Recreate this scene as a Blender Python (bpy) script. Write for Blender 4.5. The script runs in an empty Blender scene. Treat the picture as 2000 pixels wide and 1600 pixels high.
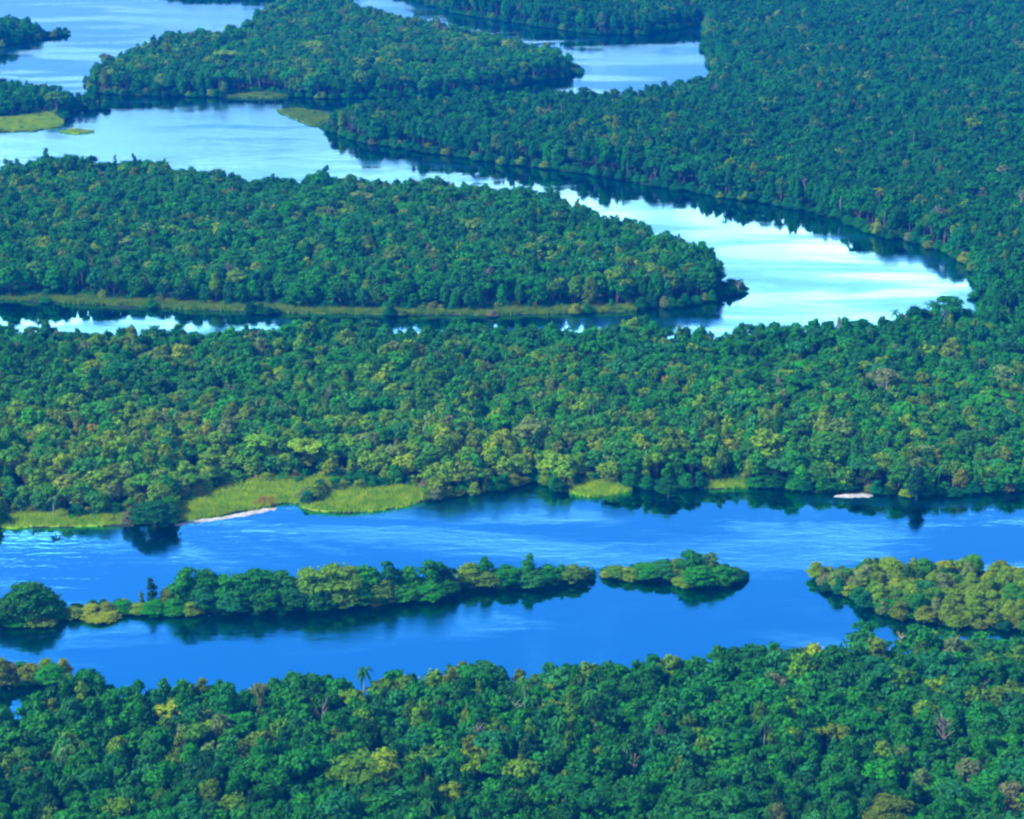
import bpy, math, random
import numpy as np

# ------------------------------------------------------------------ camera, sky, sun, exposure
scene = bpy.context.scene
R = math.radians
cam_data = bpy.data.cameras.new('camera')
cam = bpy.data.objects.new('camera', cam_data)
scene.collection.objects.link(cam)
cam.location = (0, 0, 320)
cam.rotation_euler = (math.pi/2 - math.atan(1515/4400), 0, 0)
cam_data.sensor_width = 36
cam_data.lens = 4400/2000*36
cam_data.clip_start = 1
cam_data.clip_end = 40000
scene.camera = cam

SUN_EL, SUN_AZ = R(44), R(-102)          # azimuth measured from +Y towards +X: the sun stands to the west, a little behind
world = bpy.data.worlds.new('World')
scene.world = world
world.use_nodes = True
wn, wl = world.node_tree.nodes, world.node_tree.links
wn.clear()
sky = wn.new('ShaderNodeTexSky')
sky.sky_type = 'NISHITA'
sky.sun_disc = False
sky.sun_elevation = SUN_EL
sky.sun_rotation = SUN_AZ
sky.air_density = 1.0
sky.dust_density = 0.3
sky.ozone_density = 6.0
tc = wn.new('ShaderNodeTexCoord')
sep = wn.new('ShaderNodeSeparateXYZ')
wl.new(tc.outputs['Generated'], sep.inputs[0])
mp = wn.new('ShaderNodeMapping')
mp.inputs['Scale'].default_value = (6.5, 6.5, 34.0)
mp.inputs['Location'].default_value = (3.2, 0.7, 0.0)
wl.new(tc.outputs['Generated'], mp.inputs[0])
cn = wn.new('ShaderNodeTexNoise')
cn.inputs['Scale'].default_value = 1.0
cn.inputs['Detail'].default_value = 7.0
cn.inputs['Roughness'].default_value = 0.66
cn.inputs['Distortion'].default_value = 0.5
wl.new(mp.outputs[0], cn.inputs['Vector'])
def elevation_ramp(z0, z1, v0, v1):
    n_ = wn.new('ShaderNodeMapRange')
    for k_, v_ in (('From Min', z0), ('From Max', z1), ('To Min', v0), ('To Max', v1)): n_.inputs[k_].default_value = v_
    wl.new(sep.outputs['Z'], n_.inputs['Value'])
    return n_
upper = elevation_ramp(0.285, 0.38, 0.085, -0.14)    # broken cloud bank low over the forest, clear blue above it
lower = elevation_ramp(0.19, 0.245, -0.10, 0.085)
cover = wn.new('ShaderNodeMath'); cover.operation = 'MINIMUM'
wl.new(upper.outputs[0], cover.inputs[0]); wl.new(lower.outputs[0], cover.inputs[1])
addn = wn.new('ShaderNodeMath'); addn.operation = 'ADD'
wl.new(cn.outputs['Fac'], addn.inputs[0]); wl.new(cover.outputs[0], addn.inputs[1])
cr = wn.new('ShaderNodeMapRange'); cr.interpolation_type = 'SMOOTHSTEP'
cr.inputs['From Min'].default_value = 0.46
cr.inputs['From Max'].default_value = 0.66
wl.new(addn.outputs[0], cr.inputs['Value'])
mixc = wn.new('ShaderNodeMix'); mixc.data_type = 'RGBA'
wl.new(cr.outputs[0], mixc.inputs['Factor'])
wl.new(sky.outputs[0], mixc.inputs['A'])
mixc.inputs['B'].default_value = (23.0, 22.2, 21.2, 1)
bg = wn.new('ShaderNodeBackground')
bg.inputs['Strength'].default_value = 0.125
wl.new(mixc.outputs['Result'], bg.inputs['Color'])
wo = wn.new('ShaderNodeOutputWorld')
wl.new(bg.outputs[0], wo.inputs['Surface'])

sun_data = bpy.data.lights.new('sun', 'SUN')
sun_data.energy = 5.0
sun_data.angle = R(0.53)
sun_data.color = (1.0, 0.94, 0.82)
sun = bpy.data.objects.new('sun', sun_data)
scene.collection.objects.link(sun)
sun.location = (-600, 300, 900)
sdir = (math.cos(SUN_EL)*math.sin(SUN_AZ), math.cos(SUN_EL)*math.cos(SUN_AZ), math.sin(SUN_EL))
import mathutils
sun.rotation_euler = mathutils.Vector(sdir).to_track_quat('Z', 'Y').to_euler()

vs = scene.view_settings
vs.view_transform = 'Standard'
vs.look = 'None'
vs.gamma = 1
vs.use_curve_mapping = False
vs.exposure = 1.0
scene.cycles.use_denoising = True
scene.cycles.pixel_filter_type = 'BLACKMAN_HARRIS'
scene.cycles.filter_width = 2.4        # the photograph is soft
scene.cycles.max_bounces = 4
scene.cycles.diffuse_bounces = 1
scene.cycles.use_adaptive_sampling = True
scene.cycles.adaptive_threshold = 0.03
scene.cycles.glossy_bounces = 2
scene.cycles.transmission_bounces = 2
scene.cycles.volume_bounces = 0
scene.cycles.transparent_max_bounces = 4

# ------------------------------------------------------------------ surveyed layout, metres on the ground (x east, y away from the viewpoint)
LAYOUT = {"land":{"A":[[-180.6,619.0],[-155.7,619.0],[-148.2,620.8],[-146.5,628.8],[-141.2,632.3],[-135.8,637.4],[-129.8,639.6],[-122.7,630.9],[-116.9,634.1],[-106.4,632.7],[-100.6,637.4],[-89.6,638.5],[-81.1,634.1],[-68.9,639.6],[-56.2,641.8],[-48.5,634.5],[-41.5,636.3],[-32.1,641.0],[-24.1,642.9],[-19.4,647.7],[-6.5,646.6],[6.5,648.5],[16.1,645.1],[29.2,648.5],[40.9,655.3],[50.7,655.7],[60.4,654.2],[69.4,663.0],[79.9,668.9],[87.9,665.8],[98.6,660.2],[107.4,664.2],[114.5,667.7],[118.3,660.2],[126.7,669.9],[134.0,673.9],[150.9,674.7],[167.7,674.7],[194.8,676.0],[158.6,526.2],[-158.6,526.2]],
 "M":[[-192.7,663.0],[-166.5,664.5],[-156.5,664.5],[-146.5,663.0],[-143.8,659.2],[-143.2,654.0],[-153.3,657.0],[-164.7,656.2],[-190.5,654.0]],
 "B":[[110.7,744.4],[111.1,734.3],[118.6,726.2],[124.5,717.4],[133.9,709.7],[148.7,703.7],[174.0,699.5],[201.2,697.1],[212.6,745.6],[182.4,741.9],[175.9,745.6],[165.4,748.0],[154.6,749.5],[146.2,743.3],[136.5,751.4],[128.8,749.5],[119.1,744.7],[112.3,741.0],[110.7,744.8]],
 "C":[[-202.1,700.4],[-174.7,702.9],[-164.7,705.4],[-154.9,708.8],[-141.5,712.7],[-134.7,714.8],[-127.4,713.5],[-116.9,714.0],[-97.2,712.2],[-79.6,713.1],[-62.3,717.9],[-44.6,720.9],[-30.5,724.4],[-21.6,728.9],[-18.9,733.4],[-16.0,735.6],[0.0,735.6],[14.6,737.9],[25.6,740.7],[28.6,743.4],[27.6,746.7],[18.4,746.2],[0.0,745.3],[-16.2,744.4],[-27.4,738.8],[-45.4,734.3],[-63.2,730.7],[-81.0,727.5],[-98.7,725.3],[-118.4,724.4],[-128.7,721.8],[-142.7,719.6],[-154.7,717.4],[-163.4,716.6],[-177.2,714.4],[-205.0,712.2]],
 "D":[[33.8,745.3],[44.0,743.0],[54.9,741.1],[62.0,737.9],[72.8,736.6],[80.4,740.7],[83.0,744.4],[81.2,749.0],[70.5,753.7],[55.6,751.8],[44.4,750.0],[35.1,749.0]],
 "E":[[-223.4,786.2],[-193.7,791.3],[-174.6,792.4],[-155.3,793.4],[-129.4,795.5],[-113.9,803.9],[-95.3,813.5],[-87.8,817.9],[-82.7,816.8],[-78.6,809.2],[-63.0,806.5],[-47.5,810.8],[-35.9,818.4],[-26.1,823.4],[-8.1,831.8],[6.1,839.7],[9.9,844.9],[13.1,842.6],[15.8,832.9],[21.2,831.2],[48.7,834.6],[62.7,831.2],[81.0,832.3],[101.5,834.6],[115.1,829.5],[137.1,828.4],[145.0,827.3],[161.0,826.2],[181.6,829.0],[202.7,832.9],[235.8,835.7],[292.9,1069.0],[226.0,1043.2],[219.3,1053.9],[214.3,1054.0],[206.2,1050.3],[194.5,1039.8],[183.7,1033.7],[155.5,1024.3],[134.6,1012.7],[115.7,1016.0],[91.0,1008.6],[74.6,1013.4],[60.6,1021.7],[43.5,1017.6],[31.2,1011.0],[12.3,1033.5],[0.0,1030.1],[-24.2,1018.4],[-40.8,1009.4],[-68.2,1025.9],[-87.6,1025.9],[-106.7,1021.7],[-123.4,1019.3],[-139.5,1012.6],[-161.7,1016.8],[-178.0,1012.6],[-191.0,1004.5],[-213.1,1020.1],[-228.3,1011.8],[-243.0,1024.3],[-280.9,1021.0]],
 "L":[[-303.2,1106.0],[-260.3,1101.3],[-233.4,1096.7],[-201.2,1090.2],[-153.7,1082.0],[-96.8,1075.8],[-25.4,1073.1],[25.5,1075.8],[61.4,1081.1],[84.9,1087.5],[101.3,1098.5],[113.3,1115.4],[116.6,1121.3],[114.3,1112.5],[109.1,1123.7],[100.4,1156.8],[83.8,1194.9],[57.4,1229.4],[29.3,1259.6],[14.9,1278.4],[-15.1,1301.6],[-45.8,1314.9],[-73.4,1317.6],[-92.4,1328.4],[-111.7,1338.0],[-135.2,1324.3],[-159.8,1324.3],[-186.7,1342.1],[-209.8,1351.9],[-234.9,1371.9],[-252.3,1361.9],[-279.7,1373.4],[-297.3,1366.2],[-314.7,1359.0],[-365.1,1359.0]],
 "F":[[-123.5,1508.4],[-102.5,1479.0],[-67.2,1453.8],[-33.1,1430.8],[0.0,1408.6],[32.3,1391.2],[63.7,1371.4],[93.8,1345.4],[123.4,1325.5],[152.2,1306.1],[179.2,1279.9],[191.6,1261.7],[202.3,1234.8],[222.6,1217.7],[238.1,1193.6],[245.1,1164.0],[243.6,1128.9],[236.8,1087.5],[224.0,1010.8],[287.7,987.3],[718.1,2628.8],[-235.4,2628.8],[-201.4,2493.0],[-144.7,2294.3],[-117.7,2172.3],[-95.3,2108.0],[-79.6,2068.1],[-45.6,2009.5],[0.0,1964.8],[43.7,1922.0],[77.8,1901.2],[108.1,1901.2],[135.7,1927.2],[165.5,1948.5],[161.9,1883.4],[157.1,1834.2],[158.2,1787.3],[159.3,1734.0],[139.4,1639.1],[107.1,1613.7],[83.5,1584.5],[65.1,1578.8],[46.9,1575.0],[25.4,1585.9],[14.4,1570.3],[-14.4,1565.0],[-53.6,1555.8],[-88.8,1546.7],[-109.6,1539.5],[-122.2,1518.7],[-126.9,1523.1]],
 "G":[[-318.4,1679.5],[-319.2,1685.0],[-316.3,1681.1],[-313.8,1731.3],[-298.7,1773.0],[-277.7,1823.5],[-242.6,1840.9],[-221.8,1879.3],[-224.0,1946.8],[-211.6,1989.6],[-184.4,2040.2],[-145.9,2016.1],[-121.6,1953.3],[-91.4,1919.9],[-64.6,1898.2],[-21.0,1853.7],[16.4,1803.7],[40.0,1756.2],[49.1,1720.5],[49.8,1742.7],[43.0,1710.5],[23.3,1693.9],[0.0,1669.4],[-37.6,1641.7],[-111.9,1626.2],[-134.3,1626.2],[-164.9,1633.9],[-179.5,1630.1],[-209.4,1630.1],[-251.1,1633.9],[-281.7,1637.8],[-307.5,1645.6]],
 "J":[[-505.6,1922.4],[-435.8,1922.4],[-406.4,1906.2],[-385.5,1886.8],[-377.8,1898.0],[-377.9,1906.4],[-399.2,1865.9],[-419.4,1841.4],[-481.7,1822.2]],
 "K":[[-434.4,1637.0],[-373.2,1631.0],[-349.6,1625.0],[-330.9,1605.4],[-313.3,1588.0],[-311.1,1598.4],[-305.6,1594.1],[-291.2,1594.8],[-288.9,1585.1],[-309.0,1581.5],[-314.2,1570.6],[-312.8,1547.6],[-310.0,1525.3],[-327.6,1511.8],[-348.2,1510.1],[-403.5,1508.4]],
 "I":[[-666.3,2350.6],[-389.9,2309.1],[-331.1,2155.9],[-240.7,2130.1],[-173.8,2136.5],[-141.2,2195.7],[-198.1,2450.7],[-239.6,2677.3],[-754.7,2677.3]]},
"marsh":{"east_meadow":[[-127.8,797.6],[-129.3,808.1],[-129.0,816.2],[-121.1,829.0],[-114.2,838.6],[-98.3,842.6],[-74.0,846.1],[-57.4,843.7],[-48.8,836.9],[-73.0,832.9],[-80.1,821.7],[-82.7,816.8],[-87.8,817.9],[-95.3,813.5],[-113.9,803.9]],
 "east_spit":[[-81.4,813.5],[-73.0,832.9],[-48.8,836.9],[-40.7,835.7],[-30.3,831.2],[-35.9,819.0],[-47.5,811.4],[-63.1,807.1],[-78.0,809.2]],
 "round_islet":[[20.8,830.1],[26.5,839.7],[33.8,843.7],[40.8,838.6],[47.1,831.2],[40.2,826.2],[30.1,823.9]],
 "west_fringe":[[-193.8,791.8],[-196.8,805.5],[-185.5,808.1],[-167.0,803.9],[-148.0,808.1],[-140.1,808.1],[-136.2,795.5],[-155.3,793.4],[-174.6,792.4]],
 "shore_fringe":[[77.0,832.9],[78.6,840.3],[92.1,842.6],[95.8,838.6],[93.3,834.0]],
 "channel_fringe":[[-260.5,1102.2],[-245.7,1106.0],[-230.3,1107.9],[-203.4,1103.2],[-181.8,1098.5],[-155.1,1093.0],[-123.8,1090.2],[-97.6,1084.8],[-61.5,1082.0],[-25.6,1080.2],[0.0,1083.8],[25.7,1085.7],[46.3,1086.6],[61.6,1083.8],[61.4,1081.1],[25.5,1075.8],[-25.4,1073.1],[-96.8,1075.8],[-153.7,1082.0],[-201.2,1090.2],[-233.4,1096.7],[-260.1,1100.4]],
 "west_meadow":[[-412.8,1545.9],[-358.1,1556.4],[-338.8,1567.1],[-325.8,1574.2],[-312.8,1547.6],[-310.0,1525.3],[-327.6,1511.8],[-348.2,1510.1],[-403.5,1508.4]],
 "west_islet":[[-306.8,1508.4],[-296.6,1513.5],[-284.5,1508.4],[-294.4,1501.8]],
 "middle_spit":[[-166.0,1579.7],[-153.2,1586.9],[-129.8,1567.1],[-122.7,1521.9],[-141.3,1533.8],[-154.0,1556.4]],
 "far_fringe":[[-209.4,1630.1],[-203.5,1643.6],[-181.3,1647.5],[-165.5,1639.7],[-164.7,1632.0],[-179.3,1628.1]]},
"sand":{"beach":[[-128.4,795.5],[-113.7,801.8],[-95.1,811.4],[-91.1,811.9],[-94.8,808.7],[-107.8,801.8],[-117.2,798.6],[-127.3,793.9]],
 "bank":[[126.5,824.5],[130.9,826.7],[139.0,827.3],[141.6,825.6],[139.7,823.9],[132.4,823.4]]},  # thin pale strip along the eastern shore of the lower river
"red":[[-99.6,813.5],[-98.0,820.1],[-94.2,822.3],[-91.8,819.0],[-93.4,814.6]],
 "island_c":[[-165.4,708.8,14.4,16.2,"dark","dome"],[-173.9,705.4,9.8,10.5,"navy","dome"],[-184.0,705.4,10.7,12.3,"dark","dome"],[-125.1,719.2,12.9,4.3,"navy","tall"],[-128.9,719.6,6.8,2.1,"olive","tall"],[-118.1,720.0,8.2,7.8,"olive","dome"],[-113.7,719.2,17.3,12.5,"mid","tall"],[-106.3,720.9,14.8,11.1,"mid","dome"],[-97.8,720.0,14.0,12.5,"mid","dome"],[-88.4,720.9,15.0,13.6,"mid","dome"],[-80.1,721.8,12.9,11.4,"teal","dome"],[-106.6,716.6,10.5,10.3,"teal","dome"],[-96.7,715.3,8.7,10.3,"teal","dome"],[-85.3,716.6,9.7,11.4,"dark","dome"],[-75.6,717.4,8.9,11.0,"dark","dome"],[-68.4,722.7,15.3,14.0,"lime","dome"],[-60.1,724.4,15.9,14.7,"lime","dome"],[-51.2,725.3,13.7,11.1,"green","dome"],[-42.8,727.1,16.3,9.7,"dark","tall"],[-66.8,718.7,8.4,11.4,"dark","dome"],[-59.2,720.0,9.0,10.3,"olive","dome"],[-51.5,721.8,7.8,10.7,"dark","dome"],[-45.7,723.6,9.0,10.0,"olive","dome"],[-35.7,729.8,11.8,10.8,"green","tall"],[-28.5,730.7,15.6,10.5,"mid","tall"],[-23.2,732.5,11.9,8.7,"navy","tall"],[-37.7,725.3,7.1,9.7,"green","dome"],[-29.1,726.7,6.5,10.4,"green","dome"],[-23.1,729.8,6.7,7.9,"dark","dome"],[-15.5,737.0,9.4,8.0,"lime","dome"],[-10.0,738.8,11.8,7.3,"mid","tall"],[-9.1,736.6,6.6,9.5,"olive","dome"],[-1.8,737.9,8.4,9.8,"mid","dome"],[6.2,739.8,12.0,8.0,"green","tall"],[7.3,737.5,7.0,9.8,"teal","dome"],[12.8,739.8,7.0,8.8,"mid","dome"],[17.6,740.7,8.0,4.0,"green","tall"],[21.6,740.7,6.8,8.0,"olive","dome"],[26.2,742.5,6.0,4.8,"olive","tall"]],
 "island_d":[[37.3,745.3,4.4,7.7,"lime","dome"],[48.1,744.4,6.0,9.2,"green","dome"],[54.4,744.4,7.2,8.8,"teal","dome"],[55.8,746.2,8.0,2.9,"teal","tall"],[60.2,744.4,7.6,8.4,"olive","dome"],[63.8,743.4,12.2,11.4,"mid","tall"],[70.8,743.4,11.6,8.4,"olive","tall"],[66.6,738.8,7.6,11.3,"green","dome"],[73.4,739.8,7.2,11.0,"green","dome"],[78.8,742.5,4.8,8.1,"dark","dome"]],
 "island_shrub":[[-156.4,709.2,5.0,8.1,"mid"],[-150.6,709.7,4.4,7.0,"lime"],[-145.0,710.9,4.8,7.8,"yellow"],[-139.6,712.2,4.6,7.4,"olive"],[-134.7,714.4,4.1,7.8,"green"],[-129.3,714.0,3.5,7.1,"lime"],[-123.8,713.1,5.0,8.5,"green"],[-116.9,714.0,5.4,9.6,"green"],[-110.1,713.5,5.2,8.1,"lime"],[-140.9,709.7,3.1,12.3,"yellow"],[42.2,743.4,4.8,8.1,"lime"],[34.0,744.8,3.0,4.8,"yellow"],[-161.5,706.7,3.3,12.3,"lime"],[-169.7,704.2,3.6,8.8,"green"],[62.0,737.9,4.4,9.5,"lime"],[80.9,741.6,3.2,5.5,"dark"]],
 "special":[[-135.4,792.4,11.7,16.3,"dark","dome","dark round tree at the water beside the white sand beach"],[158.1,821.2,15.5,10.4,"navy","tall","dark tall tree standing out in the water by the thin pale strip"],[61.2,823.4,8.1,8.8,"dark","dome","dark low tree in the water beyond the round grass islet"],[161.3,929.4,19.0,13.4,"pale","umbrella","pale flat-crowned tree with a white trunk in the middle forest"],[209.1,1031.9,22.0,18.2,"mid","umbrella","big umbrella tree over the river bend where the forest meets the far bank"],[194.4,1035.2,18.3,12.3,"dark","dome","dark domed tree on the skyline of the bend, beside the big umbrella tree"],[155.2,1025.3,16.0,3.4,"olive","tall","thin lone treetop sticking up against the bright river bend"],[200.4,1271.3,9.1,8.9,"yellow","dome","bright yellow tree at the water on the far bank of the bend"],[205.0,1227.9,11.6,5.8,"yellow","tall","narrow yellowish tree hanging over the dark water of the bend"],[243.6,1365.8,12.5,5.7,"pink","dome","small pinkish flowering tree in the far forest above the bend"],[88.4,857.8,13.0,10.0,"yellow","dome","bright yellow-green tree in the middle forest near the lower river"],[22.2,943.3,14.4,8.1,"lime","dome","round light green tree in the centre of the middle forest"],[-174.0,877.2,13.0,9.3,"orange","dome","rusty yellow domed tree in the western middle forest"],[-108.8,990.4,14.0,9.5,"pink","dome","pale pinkish-grey tree near the narrow channel"],[-228.8,1338.7,28.6,5.6,"teal","tall","slim emergent treetop above the peninsula skyline, west of the other"],[-239.9,1336.0,27.2,3.7,"teal","tall","thin treetop above the peninsula skyline beside the slim emergent"],[-110.5,1309.9,27.3,7.9,"teal","tall","emergent tree rising from the peninsula skyline before the river"],[-76.2,616.6,19.8,3.7,"pale","slim","pale vine-clad column of a tree in the near forest by the water"],[-298.7,1585.1,8.8,7.3,"navy","dome","small dark bush tree on the low western point"],[-164.5,657.0,10.5,6.6,"olive","dome","yellowish tree on the small wooded point by the inlet"],[-155.0,657.3,8.5,7.6,"olive","dome","olive tree in the middle of the small wooded point by the inlet"],[-148.1,655.5,8.6,9.9,"green","dome","bright green leaning tree at the tip of the small wooded point"],[113.6,667.6,19.2,6.7,"mid","umbrella","flat-topped tree rising over the inlet beside the near forest"],[-86.7,616.6,22.9,10.9,"mid","dome","rounded green tree on the near forest skyline"],[-19.0,628.2,23.1,6.3,"olive","tall","narrow olive tree on the near forest skyline"]],
 "bare":[[126.4,666.8,13.5,4.0,"bare salmon-coloured branches above the inlet at the near forest edge"],[190.0,1271.3,13.0,2.1,"single white bare trunk on the far bank above the bend"],[215.5,1501.8,15.9,8.3,"bleached branching dead tree in the far forest"],[161.4,921.2,16.2,3.1,"white forked dead trunk under the pale flat-crowned tree"],[115.8,1111.6,6.3,4.7,"dead grey snag leaning over the water at the peninsula tip"],[35.4,582.1,14.6,6.0,"dead pale-grey tree low in the near forest"],[-99.1,599.2,14.2,5.5,"bare grey-brown tree in the near forest west side"],[0.0,622.3,11.2,6.3,"leafless grey tree in the middle of the near forest"]],
 "palm":[[-115.7,582.1,14.6,6.5,"palm with pale trunk and drooping fronds low in the near forest"],[-175.2,800.7,9.0,5.1,"small palm among shrubs on the western river margin"],[-104.0,612.3,11.9,6.8,"palm crown showing between domed trees of the near forest"]]}

rng = np.random.default_rng(7)
random.seed(7)

# ------------------------------------------------------------------ helpers
def link(o, parent=None):
    scene.collection.objects.link(o)
    if parent is not None:
        o.parent = parent
    return o

def mesh_from(name, V, polys_quads=None, polys_tris=None, mats=(), mat_idx=None, smooth=False):
    """fast mesh from numpy arrays; quads first, then triangles"""
    me = bpy.data.meshes.new(name)
    V = np.asarray(V, np.float32).reshape(-1, 3)
    Q = np.zeros((0, 4), np.int32) if polys_quads is None else np.asarray(polys_quads, np.int32).reshape(-1, 4)
    T = np.zeros((0, 3), np.int32) if polys_tris is None else np.asarray(polys_tris, np.int32).reshape(-1, 3)
    me.vertices.add(len(V)); me.vertices.foreach_set('co', V.ravel())
    nl = Q.size + T.size
    me.loops.add(nl); me.loops.foreach_set('vertex_index', np.concatenate([Q.ravel(), T.ravel()]))
    me.polygons.add(len(Q) + len(T))
    st = np.concatenate([np.arange(len(Q))*4, Q.size + np.arange(len(T))*3]).astype(np.int32)
    me.polygons.foreach_set('loop_start', st)
    for m in mats: me.materials.append(m)
    if mat_idx is not None: me.polygons.foreach_set('material_index', np.asarray(mat_idx, np.int32))
    if smooth: me.polygons.foreach_set('use_smooth', np.ones(len(me.polygons), bool))
    me.update(calc_edges=True)
    return me

def inside(P, poly):
    x, y = P[:, 0], P[:, 1]
    r = np.zeros(len(P), bool)
    n = len(poly)
    for i in range(n):
        x1, y1 = poly[i]; x2, y2 = poly[(i+1) % n]
        if y1 == y2: continue
        cnd = ((y1 > y) != (y2 > y)) & (x < (x2-x1)*(y-y1)/(y2-y1) + x1)
        r ^= cnd
    return r

def edge_dist(P, poly):
    d = np.full(len(P), 1e9)
    n = len(poly)
    for i in range(n):
        a = np.array(poly[i], float); b = np.array(poly[(i+1) % n], float)
        ab = b-a; L2 = max((ab**2).sum(), 1e-9)
        t = np.clip(((P-a) @ ab)/L2, 0, 1)
        q = a + t[:, None]*ab
        d = np.minimum(d, np.hypot(*(P-q).T))
    return d

TANX = 1000/4400*1.0
def in_frame(P, margin=45.0, far=2230.0):
    depth = P[:, 1]*math.cos(math.atan(1515/4400)) + 104
    return (np.abs(P[:, 0]) < depth*TANX + margin) & (P[:, 1] < far) & (P[:, 1] > 520)

def vnoise(P, scale, seed):
    """smooth value noise 0..1 on world x,y"""
    g = np.random.default_rng(seed).random((64, 64))
    q = P/scale
    i = np.floor(q).astype(int); f = q-i
    f = f*f*(3-2*f)
    a = g[i[:, 0] % 64, i[:, 1] % 64]; b = g[(i[:, 0]+1) % 64, i[:, 1] % 64]
    c = g[i[:, 0] % 64, (i[:, 1]+1) % 64]; d = g[(i[:, 0]+1) % 64, (i[:, 1]+1) % 64]
    return (a*(1-f[:, 0])+b*f[:, 0])*(1-f[:, 1]) + (c*(1-f[:, 0])+d*f[:, 0])*f[:, 1]

def rough_outline(poly, step=6.0, amp=1.2, seed=1):
    """cut a surveyed outline into short runs and let the bank wander"""
    r = np.random.default_rng(seed); out = []
    n = len(poly)
    for i in range(n):
        a = np.array(poly[i]); b = np.array(poly[(i+1) % n]); L = np.hypot(*(b-a))
        k = max(1, min(200, int(L/step)))
        for j in range(k):
            p = a+(b-a)*j/k
            if j: p = p + r.normal(0, amp, 2)
            out.append((float(p[0]), float(p[1])))
    return out

# ------------------------------------------------------------------ materials
def new_mat(name):
    m = bpy.data.materials.new(name); m.use_nodes = True
    m.node_tree.nodes.clear()
    return m, m.node_tree.nodes, m.node_tree.links

def foliage_material(name, trans=0.28):
    m, n, l = new_mat(name)
    at = n.new('ShaderNodeAttribute'); at.attribute_type = 'INSTANCER'; at.attribute_name = 'tint'
    geo = n.new('ShaderNodeNewGeometry')
    mr = n.new('ShaderNodeMapRange'); mr.inputs['To Min'].default_value = 0.8; mr.inputs['To Max'].default_value = 1.2
    l.new(geo.outputs['Random Per Island'], mr.inputs['Value'])
    sc = n.new('ShaderNodeVectorMath'); sc.operation = 'SCALE'
    l.new(at.outputs['Vector'], sc.inputs[0]); l.new(mr.outputs[0], sc.inputs['Scale'])
    # leaf ages: patches of the crown run a little yellower
    tco = n.new('ShaderNodeTexCoord')
    nz = n.new('ShaderNodeTexNoise'); nz.inputs['Scale'].default_value = 0.45; nz.inputs['Detail'].default_value = 2
    l.new(tco.outputs['Object'], nz.inputs['Vector'])
    hsv = n.new('ShaderNodeHueSaturation')
    hr = n.new('ShaderNodeMapRange'); hr.inputs['From Min'].default_value = 0.3; hr.inputs['From Max'].default_value = 0.7
    hr.inputs['To Min'].default_value = 0.495; hr.inputs['To Max'].default_value = 0.525
    l.new(nz.outputs['Fac'], hr.inputs['Value']); l.new(hr.outputs[0], hsv.inputs['Hue'])
    l.new(sc.outputs[0], hsv.inputs['Color'])
    d = n.new('ShaderNodeBsdfPrincipled'); d.inputs['Roughness'].default_value = 0.7
    d.inputs['Specular IOR Level'].default_value = 0.10
    l.new(hsv.outputs[0], d.inputs['Base Color'])
    t = n.new('ShaderNodeBsdfTranslucent'); l.new(hsv.outputs[0], t.inputs['Color'])
    mx = n.new('ShaderNodeMixShader'); mx.inputs[0].default_value = trans
    l.new(d.outputs[0], mx.inputs[1]); l.new(t.outputs[0], mx.inputs[2])
    o = n.new('ShaderNodeOutputMaterial'); l.new(mx.outputs[0], o.inputs['Surface'])
    return m

def simple_material(name, c1, c2, scale, rough=0.9, stretch=(1, 1, 1)):
    m, n, l = new_mat(name)
    tco = n.new('ShaderNodeTexCoord'); mpp = n.new('ShaderNodeMapping'); mpp.inputs['Scale'].default_value = stretch
    l.new(tco.outputs['Object'], mpp.inputs[0])
    nz = n.new('ShaderNodeTexNoise'); nz.inputs['Scale'].default_value = scale; nz.inputs['Detail'].default_value = 5
    l.new(mpp.outputs[0], nz.inputs['Vector'])
    cr_ = n.new('ShaderNodeMapRange'); cr_.inputs['From Min'].default_value = 0.35; cr_.inputs['From Max'].default_value = 0.65
    l.new(nz.outputs['Fac'], cr_.inputs['Value'])
    mx = n.new('ShaderNodeMix'); mx.data_type = 'RGBA'
    mx.inputs['A'].default_value = (*c1, 1); mx.inputs['B'].default_value = (*c2, 1)
    l.new(cr_.outputs[0], mx.inputs['Factor'])
    d = n.new('ShaderNodeBsdfPrincipled'); d.inputs['Roughness'].default_value = rough
    d.inputs['Specular IOR Level'].default_value = 0.2
    l.new(mx.outputs['Result'], d.inputs['Base Color'])
    o = n.new('ShaderNodeOutputMaterial'); l.new(d.outputs[0], o.inputs['Surface'])
    return m

M_leaf = foliage_material('leaf_canopy')
M_bark = simple_material('bark_grey_brown', (0.10, 0.085, 0.07), (0.2, 0.18, 0.15), 1.5, stretch=(1, 1, 0.2))
M_pale = simple_material('bark_bleached', (0.26, 0.24, 0.21), (0.40, 0.38, 0.35), 1.2, stretch=(1, 1, 0.2))
M_weathered = simple_material('bark_weathered', (0.13, 0.12, 0.10), (0.23, 0.21, 0.18), 1.0)
M_salmon = simple_material('bark_salmon', (0.34, 0.22, 0.16), (0.44, 0.32, 0.25), 1.0)
M_soil = simple_material('forest_soil', (0.006, 0.018, 0.009), (0.012, 0.032, 0.014), 0.12)
M_marsh = simple_material('marsh_soil', (0.13, 0.28, 0.003), (0.22, 0.34, 0.005), 0.2)
M_sedge_soil = simple_material('sedge_soil', (0.04, 0.11, 0.006), (0.10, 0.16, 0.01), 0.2)
M_sand_strip = simple_material('white_sand_and_strip', (0.26, 0.27, 0.25), (0.42, 0.43, 0.41), 0.5)

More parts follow.
